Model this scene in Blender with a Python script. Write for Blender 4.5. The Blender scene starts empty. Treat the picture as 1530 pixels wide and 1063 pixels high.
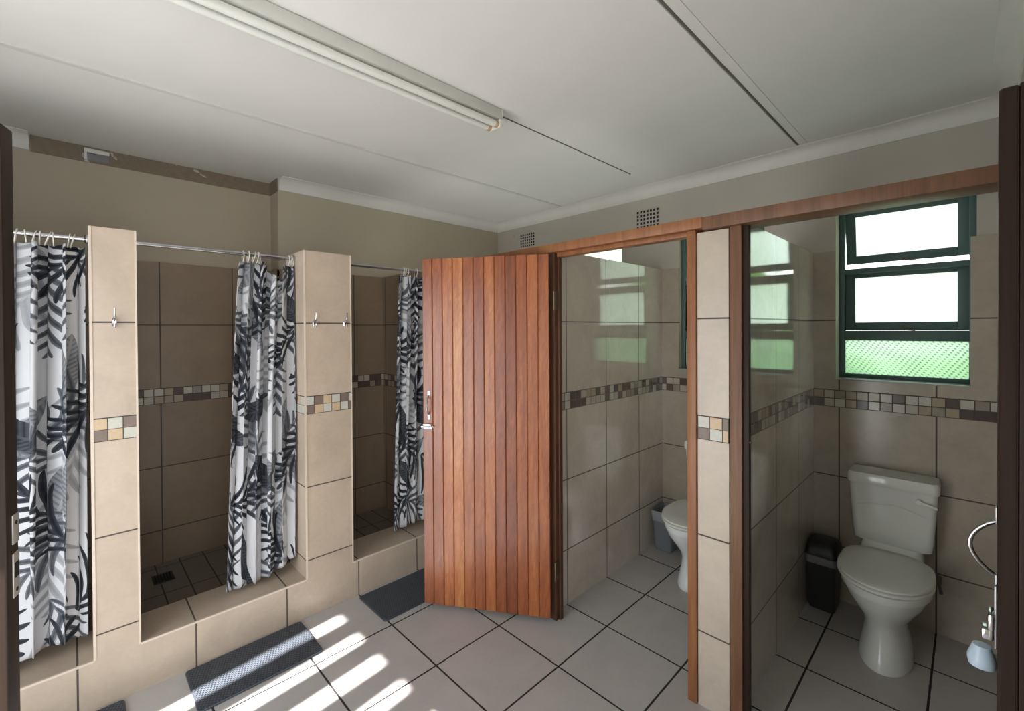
import bpy, bmesh, math, random
from mathutils import Vector, Matrix
random.seed(7)
SC = bpy.context.scene
COL = SC.collection
PI = math.pi

# ------------------------------------------------------------------ mesh helpers
class MB:
    def __init__(s):
        s.bm = bmesh.new()
    def box(s, x0, x1, y0, y1, z0, z1, mi=0, bev=0.0, seg=2):
        M = Matrix.Translation(((x0+x1)/2, (y0+y1)/2, (z0+z1)/2)) @ Matrix.Diagonal((x1-x0, y1-y0, z1-z0, 1))
        r = bmesh.ops.create_cube(s.bm, size=1.0, matrix=M)
        vs = r['verts']; fs = set(f for v in vs for f in v.link_faces)
        for f in fs: f.material_index = mi
        if bev > 0:
            es = list(set(e for v in vs for e in v.link_edges))
            rr = bmesh.ops.bevel(s.bm, geom=es, offset=bev, segments=seg, profile=0.5, affect='EDGES', clamp_overlap=True)
            for f in rr['faces']: f.material_index = mi
        return s
    def face(s, pts, mi=0):
        f = s.bm.faces.new([s.bm.verts.new(p) for p in pts]); f.material_index = mi
        return f
    def loft(s, rings, mi=0, cap0=True, cap1=True, close=True):
        R = [[s.bm.verts.new(p) for p in r] for r in rings]
        n = len(R[0])
        for a, b in zip(R[:-1], R[1:]):
            for i in range(n if close else n-1):
                j = (i+1) % n
                f = s.bm.faces.new((a[i], a[j], b[j], b[i])); f.material_index = mi
        if cap0: s.bm.faces.new(list(reversed(R[0]))).material_index = mi
        if cap1: s.bm.faces.new(R[-1]).material_index = mi
        return s
    def tube(s, pts, r, seg=10, closed=False, mi=0, caps=True):
        P = [Vector(p) for p in pts]; n = len(P)
        rad = r if isinstance(r, (list, tuple)) else [r]*n
        t0 = (P[1]-P[0]).normalized()
        a = Vector((0, 0, 1)) if abs(t0.z) < .9 else Vector((1, 0, 0))
        u = t0.cross(a).normalized()
        rings = []
        for i in range(n):
            if closed: t = (P[(i+1) % n]-P[i-1]).normalized()
            else: t = (P[min(i+1, n-1)]-P[max(i-1, 0)]).normalized()
            u = (u - t*u.dot(t)).normalized(); w = t.cross(u)
            rings.append([P[i]+(u*math.cos(2*PI*k/seg)+w*math.sin(2*PI*k/seg))*rad[i] for k in range(seg)])
        if closed: rings.append(rings[0]); s.loft(rings[:-1], mi, False, False); s.loft([rings[-2], rings[0]], mi, False, False)
        else: s.loft(rings, mi, caps, caps)
        return s
    def lathe(s, prof, c=(0, 0, 0), seg=24, mi=0, axis='Z'):
        rings = []
        for r, h in prof:
            ring = []
            for k in range(seg):
                a = 2*PI*k/seg; p = (r*math.cos(a), r*math.sin(a), h)
                if axis == 'Y': p = (p[0], p[2], p[1])
                if axis == 'X': p = (p[2], p[0], p[1])
                ring.append((c[0]+p[0], c[1]+p[1], c[2]+p[2]))
            rings.append(ring)
        return s.loft(rings, mi)
    def build(s, name, mats, parent=None, smooth=35, loc=(0, 0, 0)):
        bmesh.ops.remove_doubles(s.bm, verts=s.bm.verts, dist=1e-6)
        bmesh.ops.recalc_face_normals(s.bm, faces=s.bm.faces)
        me = bpy.data.meshes.new(name); s.bm.to_mesh(me); s.bm.free()
        for m in (mats if isinstance(mats, (list, tuple)) else [mats]): me.materials.append(m)
        if smooth:
            for p in me.polygons: p.use_smooth = True
            me.set_sharp_from_angle(angle=math.radians(smooth))
        o = bpy.data.objects.new(name, me); COL.objects.link(o)
        o.location = loc
        if parent: o.parent = parent
        return o

def rrect(hx, hy, z, n=6, r=None, cx=0, cy=0):
    """rounded rectangle ring"""
    r = min(hx, hy)*.5 if r is None else min(r, hx, hy); out = []
    for q, (sx, sy) in enumerate(((1, 1), (-1, 1), (-1, -1), (1, -1))):
        for k in range(n):
            a = q*PI/2 + k*PI/2/(n-1)
            out.append((cx+sx*(hx-r)+r*math.cos(a), cy+sy*(hy-r)+r*math.sin(a), z))
    return out

def egg(hw, yf, yb, z, n=40, pf=2.0, pb=2.6, k=.55):
    """egg ring: front at yf (small y), back at yb, widest point a share k from the front"""
    ym = yf+(yb-yf)*k; out = []
    for i in range(n):
        a = 2*PI*i/n; c, s_ = math.cos(a), math.sin(a)
        p = pb if s_ > 0 else pf
        x = hw*math.copysign(abs(c)**(2/p), c)
        y = ym+((yb-ym) if s_ > 0 else (ym-yf))*math.copysign(abs(s_)**(2/p), s_)
        out.append((x, y, z))
    return out

def tag(o, label, cat, group=None, kind=None):
    o['label'] = label; o['category'] = cat
    if group: o['group'] = group
    if kind: o['kind'] = kind
    return o
def empty(name, loc=(0, 0, 0), rz=0):
    o = bpy.data.objects.new(name, None); COL.objects.link(o)
    o.location = loc; o.rotation_euler = (0, 0, rz); o.empty_display_size = .1
    return o
def copy_tree(o, parent=None):
    c = o.copy(); COL.objects.link(c); c.parent = parent
    for ch in list(o.children): copy_tree(ch, c)
    return c
def struct(o, label, cat):
    return tag(o, label, cat, kind='structure')

# ------------------------------------------------------------------ node helpers
class NT:
    def __init__(s, name):
        s.m = bpy.data.materials.new(name); s.m.use_nodes = True
        s.t = s.m.node_tree; s.t.nodes.clear()
        s.out = s.t.nodes.new('ShaderNodeOutputMaterial')
    def node(s, typ, **kw):
        n = s.t.nodes.new(typ)
        for k, v in kw.items(): setattr(n, k, v)
        return n
    def put(s, sock, v):
        if isinstance(v, bpy.types.NodeSocket): s.t.links.new(v, sock)
        elif isinstance(v, (tuple, list)): sock.default_value = tuple(v)+((1,) if len(v) == 3 and len(sock.default_value) == 4 else ())
        else: sock.default_value = v
    def M(s, op, a, b=None, c=None, clamp=False):
        n = s.node('ShaderNodeMath', operation=op, use_clamp=clamp)
        for i, v in enumerate((a, b, c)):
            if v is not None: s.put(n.inputs[i], v)
        return n.outputs[0]
    def mixc(s, f, a, b, blend='MIX'):
        n = s.node('ShaderNodeMix', data_type='RGBA', blend_type=blend)
        s.put(n.inputs[0], f); s.put(n.inputs[6], a); s.put(n.inputs[7], b)
        return n.outputs[2]
    def mixf(s, f, a, b):
        n = s.node('ShaderNodeMix', data_type='FLOAT')
        s.put(n.inputs[0], f); s.put(n.inputs[2], a); s.put(n.inputs[3], b)
        return n.outputs[0]
    def xyz(s, x, y, z=0.0):
        n = s.node('ShaderNodeCombineXYZ')
        for i, v in enumerate((x, y, z)): s.put(n.inputs[i], v)
        return n.outputs[0]
    def sep(s, v):
        n = s.node('ShaderNodeSeparateXYZ'); s.put(n.inputs[0], v); return n.outputs
    def obj(s): return s.node('ShaderNodeTexCoord').outputs['Object']
    def noise(s, vec, scale, detail=4, rough=.55, dist=0.0):
        n = s.node('ShaderNodeTexNoise'); s.put(n.inputs['Vector'], vec)
        n.inputs['Scale'].default_value = scale; n.inputs['Detail'].default_value = detail
        n.inputs['Roughness'].default_value = rough; n.inputs['Distortion'].default_value = dist
        return n.outputs['Fac']
    def white(s, vec):
        n = s.node('ShaderNodeTexWhiteNoise', noise_dimensions='3D'); s.put(n.inputs['Vector'], vec)
        return n.outputs
    def ramp(s, f, stops, mode='LINEAR'):
        n = s.node('ShaderNodeValToRGB'); s.put(n.inputs[0], f); n.color_ramp.interpolation = mode
        e = n.color_ramp.elements
        while len(e) < len(stops): e.new(.5)
        for q, (p, c) in zip(e, stops): q.position = p; q.color = tuple(c)+(1,)
        return n.outputs[0]
    def bump(s, h, strength=.3, dist=.002):
        n = s.node('ShaderNodeBump'); s.put(n.inputs['Height'], h)
        n.inputs['Strength'].default_value = strength; n.inputs['Distance'].default_value = dist
        return n.outputs[0]
    def bsdf(s, col, rough=.5, metal=0.0, normal=None, spec=.5, **kw):
        b = s.node('ShaderNodeBsdfPrincipled')
        s.put(b.inputs['Base Color'], col); s.put(b.inputs['Roughness'], rough); s.put(b.inputs['Metallic'], metal)
        b.inputs['Specular IOR Level'].default_value = spec
        if normal is not None: s.put(b.inputs['Normal'], normal)
        for k, v in kw.items(): s.put(b.inputs[k], v)
        s.t.links.new(b.outputs[0], s.out.inputs[0]); return b

def plain(name, col, rough=.5, metal=0.0, var=0.12, scale=9.0, bump=0.0, spec=.5, **kw):
    n = NT(name); f = n.noise(n.obj(), scale, 4)
    c = n.mixc(f, [x*(1-var) for x in col], [min(1, x*(1+var)) for x in col])
    nm = n.bump(n.noise(n.obj(), scale*12, 3), bump, .002) if bump else None
    n.bsdf(c, rough, metal, nm, spec, **kw); return n.m

# ------------------------------------------------------------------ materials
GROUT = (.080, .066, .058)
def tile_wall(name, base, offx=0.0, offy=0.0, rough=.22, vert=True, vmax=None, band='random', light=.3, seed=0.0, spec=.5, coat=0.0):
    n = NT(name); o = n.obj(); x, y, z = n.sep(o)
    nx, ny, nz = n.sep(n.node('ShaderNodeNewGeometry').outputs['Normal'])
    isx = n.M('GREATER_THAN', n.M('ABSOLUTE', nx), .5); top = n.M('GREATER_THAN', n.M('ABSOLUTE', nz), .5)
    usey = n.M('MAXIMUM', isx, top)
    h = n.mixf(usey, n.M('SUBTRACT', x, offx), n.M('SUBTRACT', y, offy))
    g = .0033
    hf = n.M('FRACT', n.M('DIVIDE', h, .4)); hd = n.M('MULTIPLY', n.M('MINIMUM', hf, n.M('SUBTRACT', 1.0, hf)), .4)
    vl = n.M('LESS_THAN', hd, g) if vert else n.M('MULTIPLY', hd, 0.0)
    if vmax is not None: vl = n.M('MULTIPLY', n.M('LESS_THAN', hd, g), n.M('LESS_THAN', z, vmax))
    up = n.M('GREATER_THAN', z, 1.153)
    zz = n.M('DIVIDE', n.mixf(up, n.M('SUBTRACT', z, .3085), n.M('SUBTRACT', z, 1.2)), .4)
    zf = n.M('FRACT', zz); zd = n.M('MULTIPLY', n.M('MINIMUM', zf, n.M('SUBTRACT', 1.0, zf)), .4)
    ntop = n.M('SUBTRACT', 1.0, top)
    hl = n.M('MULTIPLY', n.M('LESS_THAN', zd, g), ntop)
    tilemask = n.M('MAXIMUM', vl, hl)
    cell = n.xyz(n.M('FLOOR', n.M('DIVIDE', h, .4)), n.M('FLOOR', zz), n.M('ADD', n.M('MULTIPLY', isx, 7.0), seed))
    wv = n.white(cell)[0]
    cl = n.noise(o, 5.5, 6, .62, .6); cl2 = n.noise(o, 45, 3, .6)
    v = n.M('ADD', n.M('MULTIPLY', n.M('SUBTRACT', cl, .5), .46), n.M('MULTIPLY', n.M('SUBTRACT', cl2, .5), .16))
    v = n.M('ADD', n.M('ADD', v, 1.0), n.M('MULTIPLY', n.M('SUBTRACT', wv, .5), .08))
    vec = n.node('ShaderNodeVectorMath', operation='SCALE'); vec.inputs[0].default_value = base; n.put(vec.inputs['Scale'], v)
    col = vec.outputs[0]
    # mosaic band
    inb = n.M('MULTIPLY', n.M('MULTIPLY', n.M('GREATER_THAN', z, 1.1035), n.M('LESS_THAN', z, 1.2015)), ntop)
    mu = n.M('DIVIDE', n.M('ADD', h, .013+seed*.011), .0505); mv = n.M('DIVIDE', n.M('SUBTRACT', z, 1.1045), .048)
    mfu = n.M('FRACT', mu); mfv = n.M('FRACT', mv)
    mline = n.M('MAXIMUM', n.M('LESS_THAN', n.M('MINIMUM', mfu, n.M('SUBTRACT', 1.0, mfu)), .045),
                n.M('LESS_THAN', n.M('MINIMUM', mfv, n.M('SUBTRACT', 1.0, mfv)), .05))
    mw = n.white(n.xyz(n.M('FLOOR', mu), n.M('FLOOR', mv), n.M('ADD', n.M('MULTIPLY', isx, 3.0), 11.3+seed)))[0]
    mc = n.ramp(mw, [(0, (.085, .062, .055)), (light, (.44, .40, .33)), (.55, (.36, .29, .20)), (.72, (.50, .48, .41)), (.9, (.30, .26, .21))], 'CONSTANT')
    if band == 'plain': mline = n.M('ADD', n.M('MULTIPLY', mw, 0.0), 1.0)
    col = n.mixc(inb, col, mc)
    mask = n.mixf(inb, tilemask, mline)
    col = n.mixc(mask, col, GROUT)
    nm = n.bump(n.M('ADD', n.M('SUBTRACT', 1.0, mask), n.M('MULTIPLY', n.noise(o, 14, 2), .12)), .35, .0025)
    b = n.bsdf(col, n.mixf(mask, rough, .85), 0.0, nm, spec)
    b.inputs['Coat Weight'].default_value = coat; b.inputs['Coat Roughness'].default_value = .06
    return n.m

def tile_floor(name, base, ox, oy, px, py, g, rough=.3, gc=(.022, .018, .018)):
    n = NT(name); o = n.obj(); x, y, z = n.sep(o)
    u = n.M('DIVIDE', n.M('SUBTRACT', x, ox), px); v = n.M('DIVIDE', n.M('SUBTRACT', y, oy), py)
    fu = n.M('FRACT', u); fv = n.M('FRACT', v)
    du = n.M('MULTIPLY', n.M('MINIMUM', fu, n.M('SUBTRACT', 1.0, fu)), px)
    dv = n.M('MULTIPLY', n.M('MINIMUM', fv, n.M('SUBTRACT', 1.0, fv)), py)
    wob = n.M('ADD', g, n.M('MULTIPLY', n.M('SUBTRACT', n.noise(o, 40, 2), .5), g*.7))
    mask = n.M('LESS_THAN', n.M('MINIMUM', du, dv), wob)
    w = n.white(n.xyz(n.M('FLOOR', u), n.M('FLOOR', v), 4.2))[0]
    cl = n.noise(o, 4.5, 6, .6, .7); cl2 = n.noise(o, 60, 3)
    k = n.M('ADD', n.M('ADD', 1.0, n.M('MULTIPLY', n.M('SUBTRACT', cl, .5), .34)), n.M('ADD', n.M('MULTIPLY', n.M('SUBTRACT', cl2, .5), .10), n.M('MULTIPLY', n.M('SUBTRACT', w, .5), .06)))
    vec = n.node('ShaderNodeVectorMath', operation='SCALE'); vec.inputs[0].default_value = base; n.put(vec.inputs['Scale'], k)
    col = n.mixc(mask, vec.outputs[0], gc)
    nm = n.bump(n.M('ADD', n.M('SUBTRACT', 1.0, mask), n.M('MULTIPLY', cl, .15)), .3, .002)
    n.bsdf(col, n.mixf(mask, rough, .9), 0.0, nm, .45); return n.m

BEIGE = (.51, .415, .325)
M_pillar = tile_wall('beige_pillar_tile', BEIGE, 0, .005, vmax=.302, band='plain', rough=.3)
M_shower = tile_wall('shaded_shower_tile', (.265, .195, .135), -.118, .402, band='random', light=.36, seed=2, rough=.35)  # pillar tile with the shade of the stalls darkened into its colour
M_wc = tile_wall('lit_cubicle_tile', (.58, .515, .435), -.118, 2.014, band='random', light=.33, seed=5, rough=.07, spec=1.0, coat=.8)  # cubicle tile lightened: window light on the side walls put into the colour
M_wcb = tile_wall('shaded_cubicle_tile', (.40, .35, .28), -.118, 2.014, band='random', light=.33, seed=5, rough=.16)  # same cubicle tile darkened, shade of the back wall in its colour
M_cpil = tile_wall('divider_pillar_tile', (.50, .43, .35), 0, 0, vert=False, band='plain', rough=.3)
M_floor = tile_floor('floor_tile', (.455, .43, .415), -1.7184, 1.206, .4, .4, .0042)
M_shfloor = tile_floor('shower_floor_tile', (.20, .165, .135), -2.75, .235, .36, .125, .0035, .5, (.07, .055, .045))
M_mos = [plain('mosaic_white_stone', (.54, .53, .47), .4, var=.15, scale=60), plain('mosaic_tan_stone', (.56, .42, .27), .4, var=.15, scale=60),
         plain('mosaic_brown_stone', (.20, .15, .125), .4, var=.2, scale=60)]
M_trim = plain('tile_edge_trim', (.66, .56, .46), .35)
def plaster(name, c, rough=.75):
    n = NT(name); o = n.obj(); f = n.noise(o, 1.6, 5, .6); f2 = n.noise(o, 90, 2)
    c1 = n.mixc(f, [v*.86 for v in c], [min(1, v*1.1) for v in c])
    n.bsdf(c1, rough, 0, n.bump(f2, .12, .002), .3); return n.m
M_wall = plaster('putty_wall_paint', (.44, .385, .30))
M_wall2 = plaster('grey_wall_paint', (.47, .44, .385))
def ceil_mat():
    n = NT('ceiling_paint'); o = n.obj(); f = n.noise(o, 1.1, 5, .6, .5); st = n.noise(o, 3.3, 6, .7, 1.0)
    c = n.mixc(f, (.66, .65, .625), (.77, .76, .735))
    c = n.mixc(n.M('MULTIPLY', n.M('GREATER_THAN', st, .69), .10), c, (.40, .36, .30))
    n.bsdf(c, .7, 0, n.bump(n.noise(o, 60, 3), .08, .002), .3); return n.m
M_ceil = ceil_mat()
M_cornice = plain('cornice_paint', (.66, .65, .62), .65, var=.08, scale=5)
M_strip = plain('ceiling_cover_strip', (.62, .60, .57), .6)
M_crack_shade = plain('dark_joint_and_shade', (.11, .10, .09), .9)  # real ceiling joints, plus the painted shadow line by the left strip
def patchy():
    n = NT('bare_plaster_strip'); o = n.obj(); f = n.noise(o, 7, 6, .7, .8); f2 = n.noise(o, 40, 4, .7)
    c = n.mixc(f2, (.17, .135, .10), (.27, .215, .16))
    c = n.mixc(n.M('GREATER_THAN', f, .62), c, (.50, .47, .42))
    n.bsdf(c, .9, 0, n.bump(f2, .6, .006), .2); return n.m
M_bare = patchy()

def wood(name, stops, grain=1.0, rough=.35, coat=.0, attr=False, spec=.5, figure=0.0):
    n = NT(name); o = n.obj()
    x, y, z = n.sep(o)
    if attr:
        a = n.node('ShaderNodeAttribute', attribute_name='rnd').outputs['Fac']
        off = n.M('MULTIPLY', a, 37.0)
    else: a = .5; off = 0.0
    p = n.xyz(n.M('ADD', n.M('MULTIPLY', x, 22*grain), off), n.M('MULTIPLY', y, 22*grain), n.M('ADD', n.M('MULTIPLY', z, 1.5*grain), off))
    f = n.noise(p, 1.0, 5, .6, 1.2)
    p2 = n.xyz(n.M('ADD', n.M('MULTIPLY', x, 260), off), n.M('MULTIPLY', y, 260), n.M('MULTIPLY', z, 6))
    f2 = n.noise(p2, 1.0, 3, .6)
    k = n.M('ADD', n.M('MULTIPLY', n.M('SUBTRACT', f, .5), .9), .5)
    if attr: k = n.M('ADD', k, n.M('MULTIPLY', n.M('SUBTRACT', a, .5), .65))
    if figure:
        pf = n.xyz(n.M('ADD', n.M('MULTIPLY', x, 55), off), n.M('MULTIPLY', y, 55), n.M('ADD', n.M('MULTIPLY', z, 17), n.M('ADD', n.M('MULTIPLY', x, 30), off)))
        k = n.M('ADD', k, n.M('MULTIPLY', n.M('SUBTRACT', n.noise(pf, 1.0, 3, .55, .8), .5), figure))
    c = n.ramp(k, stops)
    c = n.mixc(n.M('MULTIPLY', n.M('SUBTRACT', f2, .35), .55, clamp=True), c, [v*.45 for v in stops[0][1]])
    b = n.bsdf(c, n.M('ADD', rough, n.M('MULTIPLY', n.M('SUBTRACT', f2, .5), .15)), 0, n.bump(f2, .12, .001), spec)
    b.inputs['Coat Weight'].default_value = coat; b.inputs['Coat Roughness'].default_value = .27
    return n.m
M_door = wood('varnished_red_wood', [(.05, (.11, .025, .008)), (.45, (.27, .068, .018)), (.72, (.40, .125, .034)), (.98, (.54, .235, .072))], rough=.32, coat=.55, attr=True, figure=.5)
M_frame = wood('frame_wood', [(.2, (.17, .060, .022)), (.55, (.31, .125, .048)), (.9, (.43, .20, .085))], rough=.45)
M_frame_d = wood('haze_greyed_frame_wood', [(.2, (.10, .045, .022)), (.55, (.19, .092, .048)), (.9, (.28, .15, .08))], rough=.5)  # frame wood made duller, greying from window haze put into its colour
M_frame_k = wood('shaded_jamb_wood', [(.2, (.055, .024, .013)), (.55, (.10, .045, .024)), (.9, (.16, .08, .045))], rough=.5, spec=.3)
M_dark = wood('dark_and_backlit_wood', [(.2, (.018, .010, .007)), (.6, (.035, .020, .013)), (.9, (.048, .028, .018))], rough=.5, spec=.2)  # also carries the backlit shade of the right door and door stop
M_chrome = plain('chrome', (.55, .55, .57), .14, 1.0, var=.03)
M_darkchrome = plain('dark_chrome', (.26, .25, .25), .2, 1.0, var=.1)
M_steel = plain('brushed_steel', (.62, .64, .68), .28, 1.0, var=.06, scale=30)
M_plate = plain('pale_metal_plate', (.52, .50, .46), .42, .55, var=.1, scale=40)
M_hinge = plain('aged_brass', (.15, .12, .075), .5, .8, var=.25, scale=40)
M_black = plain('dark_void', (.008, .008, .008), .9)
M_porc = plain('white_porcelain', (.66, .67, .63), .09, var=.02, spec=.6)
M_porc_b = plain('white_porcelain_gloss', (.74, .76, .76), .09, var=.02, spec=.6)
M_seat = plain('white_plastic_seat', (.64, .64, .59), .25, var=.03)
M_lever = plain('white_lever', (.72, .71, .66), .3)
M_bin_d = plain('charcoal_plastic', (.035, .035, .037), .45, var=.1)
M_bin_k = plain('black_plastic', (.012, .012, .013), .4, var=.1)
M_bin_g = plain('grey_plastic', (.19, .205, .225), .4, var=.08)
M_liner = plain('thin_bag_plastic', (.17, .17, .17), .35, var=.2, scale=25, bump=.3)
M_liner_l = plain('pale_bag_plastic', (.27, .29, .31), .35, var=.2, scale=25, bump=.3)
M_ring = plain('white_ring_plastic', (.68, .66, .60), .4)
M_hose = plain('braided_hose', (.10, .09, .085), .5, .3, var=.3, scale=90)
M_winf = plain('glare_tinted_window_frame', (.075, .135, .125), .5, var=.12, scale=20)  # teal lift from window glare put into the dark frame colour
M_winp = plain('blown_out_window_frame', (.55, .60, .56), .5)  # pale copy of the frame, blown-out window light put into its colour
M_batten = plain('batten_enamel', (.60, .60, .56), .45, var=.08, scale=6)
M_tube = plain('fluorescent_tube_glass', (.70, .70, .66), .3, var=.04)
M_burnt = plain('heat_browned_plastic', (.55, .38, .22), .5, var=.3, scale=60)
M_blue = plain('skylit_bolt_finish', (.42, .53, .64), .3)  # bluish sky reflection on the bolt metal put into the colour
M_sill = plain('sill_tile', (.42, .42, .40), .25, var=.08)

def mat_mat():
    n = NT('woven_rubber_mat'); x, y, z = n.sep(n.obj())
    u = n.M('DIVIDE', n.M('ADD', x, n.M('MULTIPLY', y, .35)), .0105); v = n.M('DIVIDE', n.M('SUBTRACT', y, n.M('MULTIPLY', x, .25)), .0165)
    row = n.M('FLOOR', u); v = n.M('ADD', v, n.M('MULTIPLY', n.M('MODULO', row, 2.0), .5))
    du = n.M('ABSOLUTE', n.M('SUBTRACT', n.M('FRACT', u), .5)); dv = n.M('ABSOLUTE', n.M('SUBTRACT', n.M('FRACT', v), .5))
    d = n.M('ADD', n.M('POWER', n.M('MULTIPLY', du, 2.6), 2.0), n.M('POWER', n.M('MULTIPLY', dv, 2.6), 2.0))
    hole = n.M('LESS_THAN', d, 1.0)
    c = n.mixc(hole, (.080, .092, .112), (.016, .019, .026))
    n.bsdf(c, .5, 0, n.bump(n.M('MINIMUM', d, 1.0), .7, .004), .4); return n.m
M_mat = mat_mat()
M_mat_edge = plain('mat_border_rubber', (.050, .058, .072), .5)

def curtain_mat():
    n = NT('palm_print_fabric'); uv = n.node('ShaderNodeUVMap').outputs[0]; U, V, _ = n.sep(uv)
    fine = n.noise(uv, 14, 3)
    col = n.mixc(n.noise(uv, 3, 2), (.54, .55, .58), (.66, .66, .68))
    def layer(col, rot, cell, ox, oy, seed, kind, tint, hi, prob=1.0):
        c, s = math.cos(rot)/cell, math.sin(rot)/cell
        pu = n.M('ADD', n.M('ADD', n.M('MULTIPLY', U, c), n.M('MULTIPLY', V, -s)), ox)
        pv = n.M('ADD', n.M('ADD', n.M('MULTIPLY', U, s), n.M('MULTIPLY', V, c)), oy)
        iu, iv = n.M('FLOOR', pu), n.M('FLOOR', pv)
        fu = n.M('SUBTRACT', n.M('SUBTRACT', pu, iu), .5); fv = n.M('SUBTRACT', n.M('SUBTRACT', pv, iv), .5)
        wn = n.white(n.xyz(iu, iv, seed)); r1 = wn[0]; r2, r3, r4 = n.sep(wn[1])
        ang = n.M('MULTIPLY', r1, 2*PI); ca, sa = n.M('COSINE', ang), n.M('SINE', ang)
        x = n.M('ADD', n.M('MULTIPLY', fu, ca), n.M('MULTIPLY', fv, sa))
        y = n.M('SUBTRACT', n.M('MULTIPLY', fv, ca), n.M('MULTIPLY', fu, sa))
        bend = n.M('MULTIPLY', n.M('SUBTRACT', r2, .5), 1.3)
        y = n.M('ADD', y, n.M('MULTIPLY', bend, n.M('MULTIPLY', x, x)))
        ay = n.M('ABSOLUTE', y)
        q = n.M('SUBTRACT', 1.0, n.M('POWER', n.M('DIVIDE', n.M('ABSOLUTE', x), .49), 2.0))
        q = n.M('MAXIMUM', q, 0.0)
        if kind == 'palm':
            env = n.M('MULTIPLY', n.M('SQRT', q), .34)
            tt = n.M('SUBTRACT', x, n.M('ADD', n.M('MULTIPLY', ay, 1.7), n.M('MULTIPLY', n.M('MULTIPLY', ay, ay), -2.2)))
            tt = n.M('ADD', tt, n.M('MULTIPLY', n.M('SUBTRACT', n.noise(n.xyz(U, V, seed), 5, 1), .5), .10))
            st = n.M('FRACT', n.M('ADD', n.M('MULTIPLY', tt, 7.5), n.M('MULTIPLY', n.M('GREATER_THAN', y, 0.0), .45)))
            d = n.M('ABSOLUTE', n.M('SUBTRACT', st, .5))
            rel = n.M('DIVIDE', ay, n.M('MAXIMUM', env, .001))
            wid = n.M('MULTIPLY', n.M('SQRT', n.M('MAXIMUM', n.M('SUBTRACT', 1.0, rel), 0.0)), .33)
            m = n.M('LESS_THAN', d, wid)
            m = n.M('MAXIMUM', m, n.M('MULTIPLY', n.M('LESS_THAN', ay, .011), n.M('GREATER_THAN', q, .02)))
            sh = n.M('DIVIDE', d, n.M('MAXIMUM', wid, .01))
        else:
            env = n.M('MULTIPLY', q, .155)
            m = n.M('LESS_THAN', ay, env)
            tt = n.M('SUBTRACT', x, n.M('MULTIPLY', ay, .8))
            sh = n.M('ABSOLUTE', n.M('SINE', n.M('MULTIPLY', tt, 55)))
            sh = n.M('MAXIMUM', n.M('MULTIPLY', sh, .75), n.M('LESS_THAN', ay, .012))
        if prob < 1: m = n.M('MULTIPLY', m, n.M('LESS_THAN', r3, prob))
        k = n.M('MULTIPLY', n.M('ADD', n.M('MULTIPLY', sh, .7), n.M('MULTIPLY', n.M('SUBTRACT', fine, .45), 1.0)), 1.0, clamp=True)
        return n.mixc(m, col, n.mixc(k, tint, hi))
    col = layer(col, .3, .50, .1, .2, 1.0, 'palm', (.28, .29, .31), (.44, .45, .47), .55)
    col = layer(col, .9, .38, .6, .3, 2.0, 'leaf', (.10, .11, .125), (.34, .35, .37), .5)
    col = layer(col, -.4, .46, .45, .75, 3.0, 'palm', (.045, .052, .064), (.20, .21, .23), .85)
    col = layer(col, 1.3, .36, .2, .9, 4.0, 'leaf', (.016, .019, .026), (.10, .11, .125), .5)
    col = layer(col, .6, .48, .8, .55, 5.0, 'palm', (.010, .013, .020), (.065, .072, .085), .85)
    b = n.bsdf(col, .75, 0, None, .25)
    tr = n.node('ShaderNodeBsdfTranslucent'); n.put(tr.inputs[0], col)
    mx = n.node('ShaderNodeMixShader'); mx.inputs[0].default_value = .12
    n.t.links.new(b.outputs[0], mx.inputs[1]); n.t.links.new(tr.outputs[0], mx.inputs[2]); n.t.links.new(mx.outputs[0], n.out.inputs[0])
    return n.m
M_curtain = curtain_mat()

def pane_mat(name, tint, rough, trans, dots=False):
    n = NT(name); x, y, z = n.sep(n.obj()); nm = None
    if dots:
        k = 2*PI/.026
        d = n.M('MULTIPLY', n.M('SINE', n.M('MULTIPLY', n.M('ADD', x, n.M('MULTIPLY', z, .5)), k)), n.M('SINE', n.M('MULTIPLY', z, k*1.2)))
        dm = n.M('GREATER_THAN', d, .5); nm = n.bump(dm, 1.0, .004)
        tint = n.mixc(dm, tint, tuple(v*.62 for v in tint))
    rf = n.node('ShaderNodeBsdfRefraction'); n.put(rf.inputs['Color'], tint); rf.inputs['Roughness'].default_value = rough; rf.inputs['IOR'].default_value = 1.18
    tr = n.node('ShaderNodeBsdfTranslucent'); n.put(tr.inputs['Color'], tint)
    gl = n.node('ShaderNodeBsdfGlossy'); gl.inputs['Roughness'].default_value = .2
    if nm is not None: n.put(rf.inputs['Normal'], nm); n.put(gl.inputs['Normal'], nm)
    m1 = n.node('ShaderNodeMixShader'); m1.inputs[0].default_value = trans
    n.t.links.new(rf.outputs[0], m1.inputs[1]); n.t.links.new(tr.outputs[0], m1.inputs[2])
    m2 = n.node('ShaderNodeMixShader'); m2.inputs[0].default_value = .06
    n.t.links.new(m1.outputs[0], m2.inputs[1]); n.t.links.new(gl.outputs[0], m2.inputs[2]); n.t.links.new(m2.outputs[0], n.out.inputs[0])
    return n.m
M_pane = pane_mat('obscure_glass', (.96, 1, .97), .35, .55)
M_pane_d = pane_mat('dotted_glass', (.66, .77, .68), .28, .35, True)
M_leaf = plain('hedge_leaves', (.10, .24, .04), .5, var=.4, scale=20)
M_lawn = plain('lawn_green', (.095, .17, .055), .8, var=.35, scale=12)
M_paving = plain('yard_concrete', (.42, .40, .37), .85, var=.1)
M_gate = plain('gate_slats', (.16, .10, .06), .6)

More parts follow.
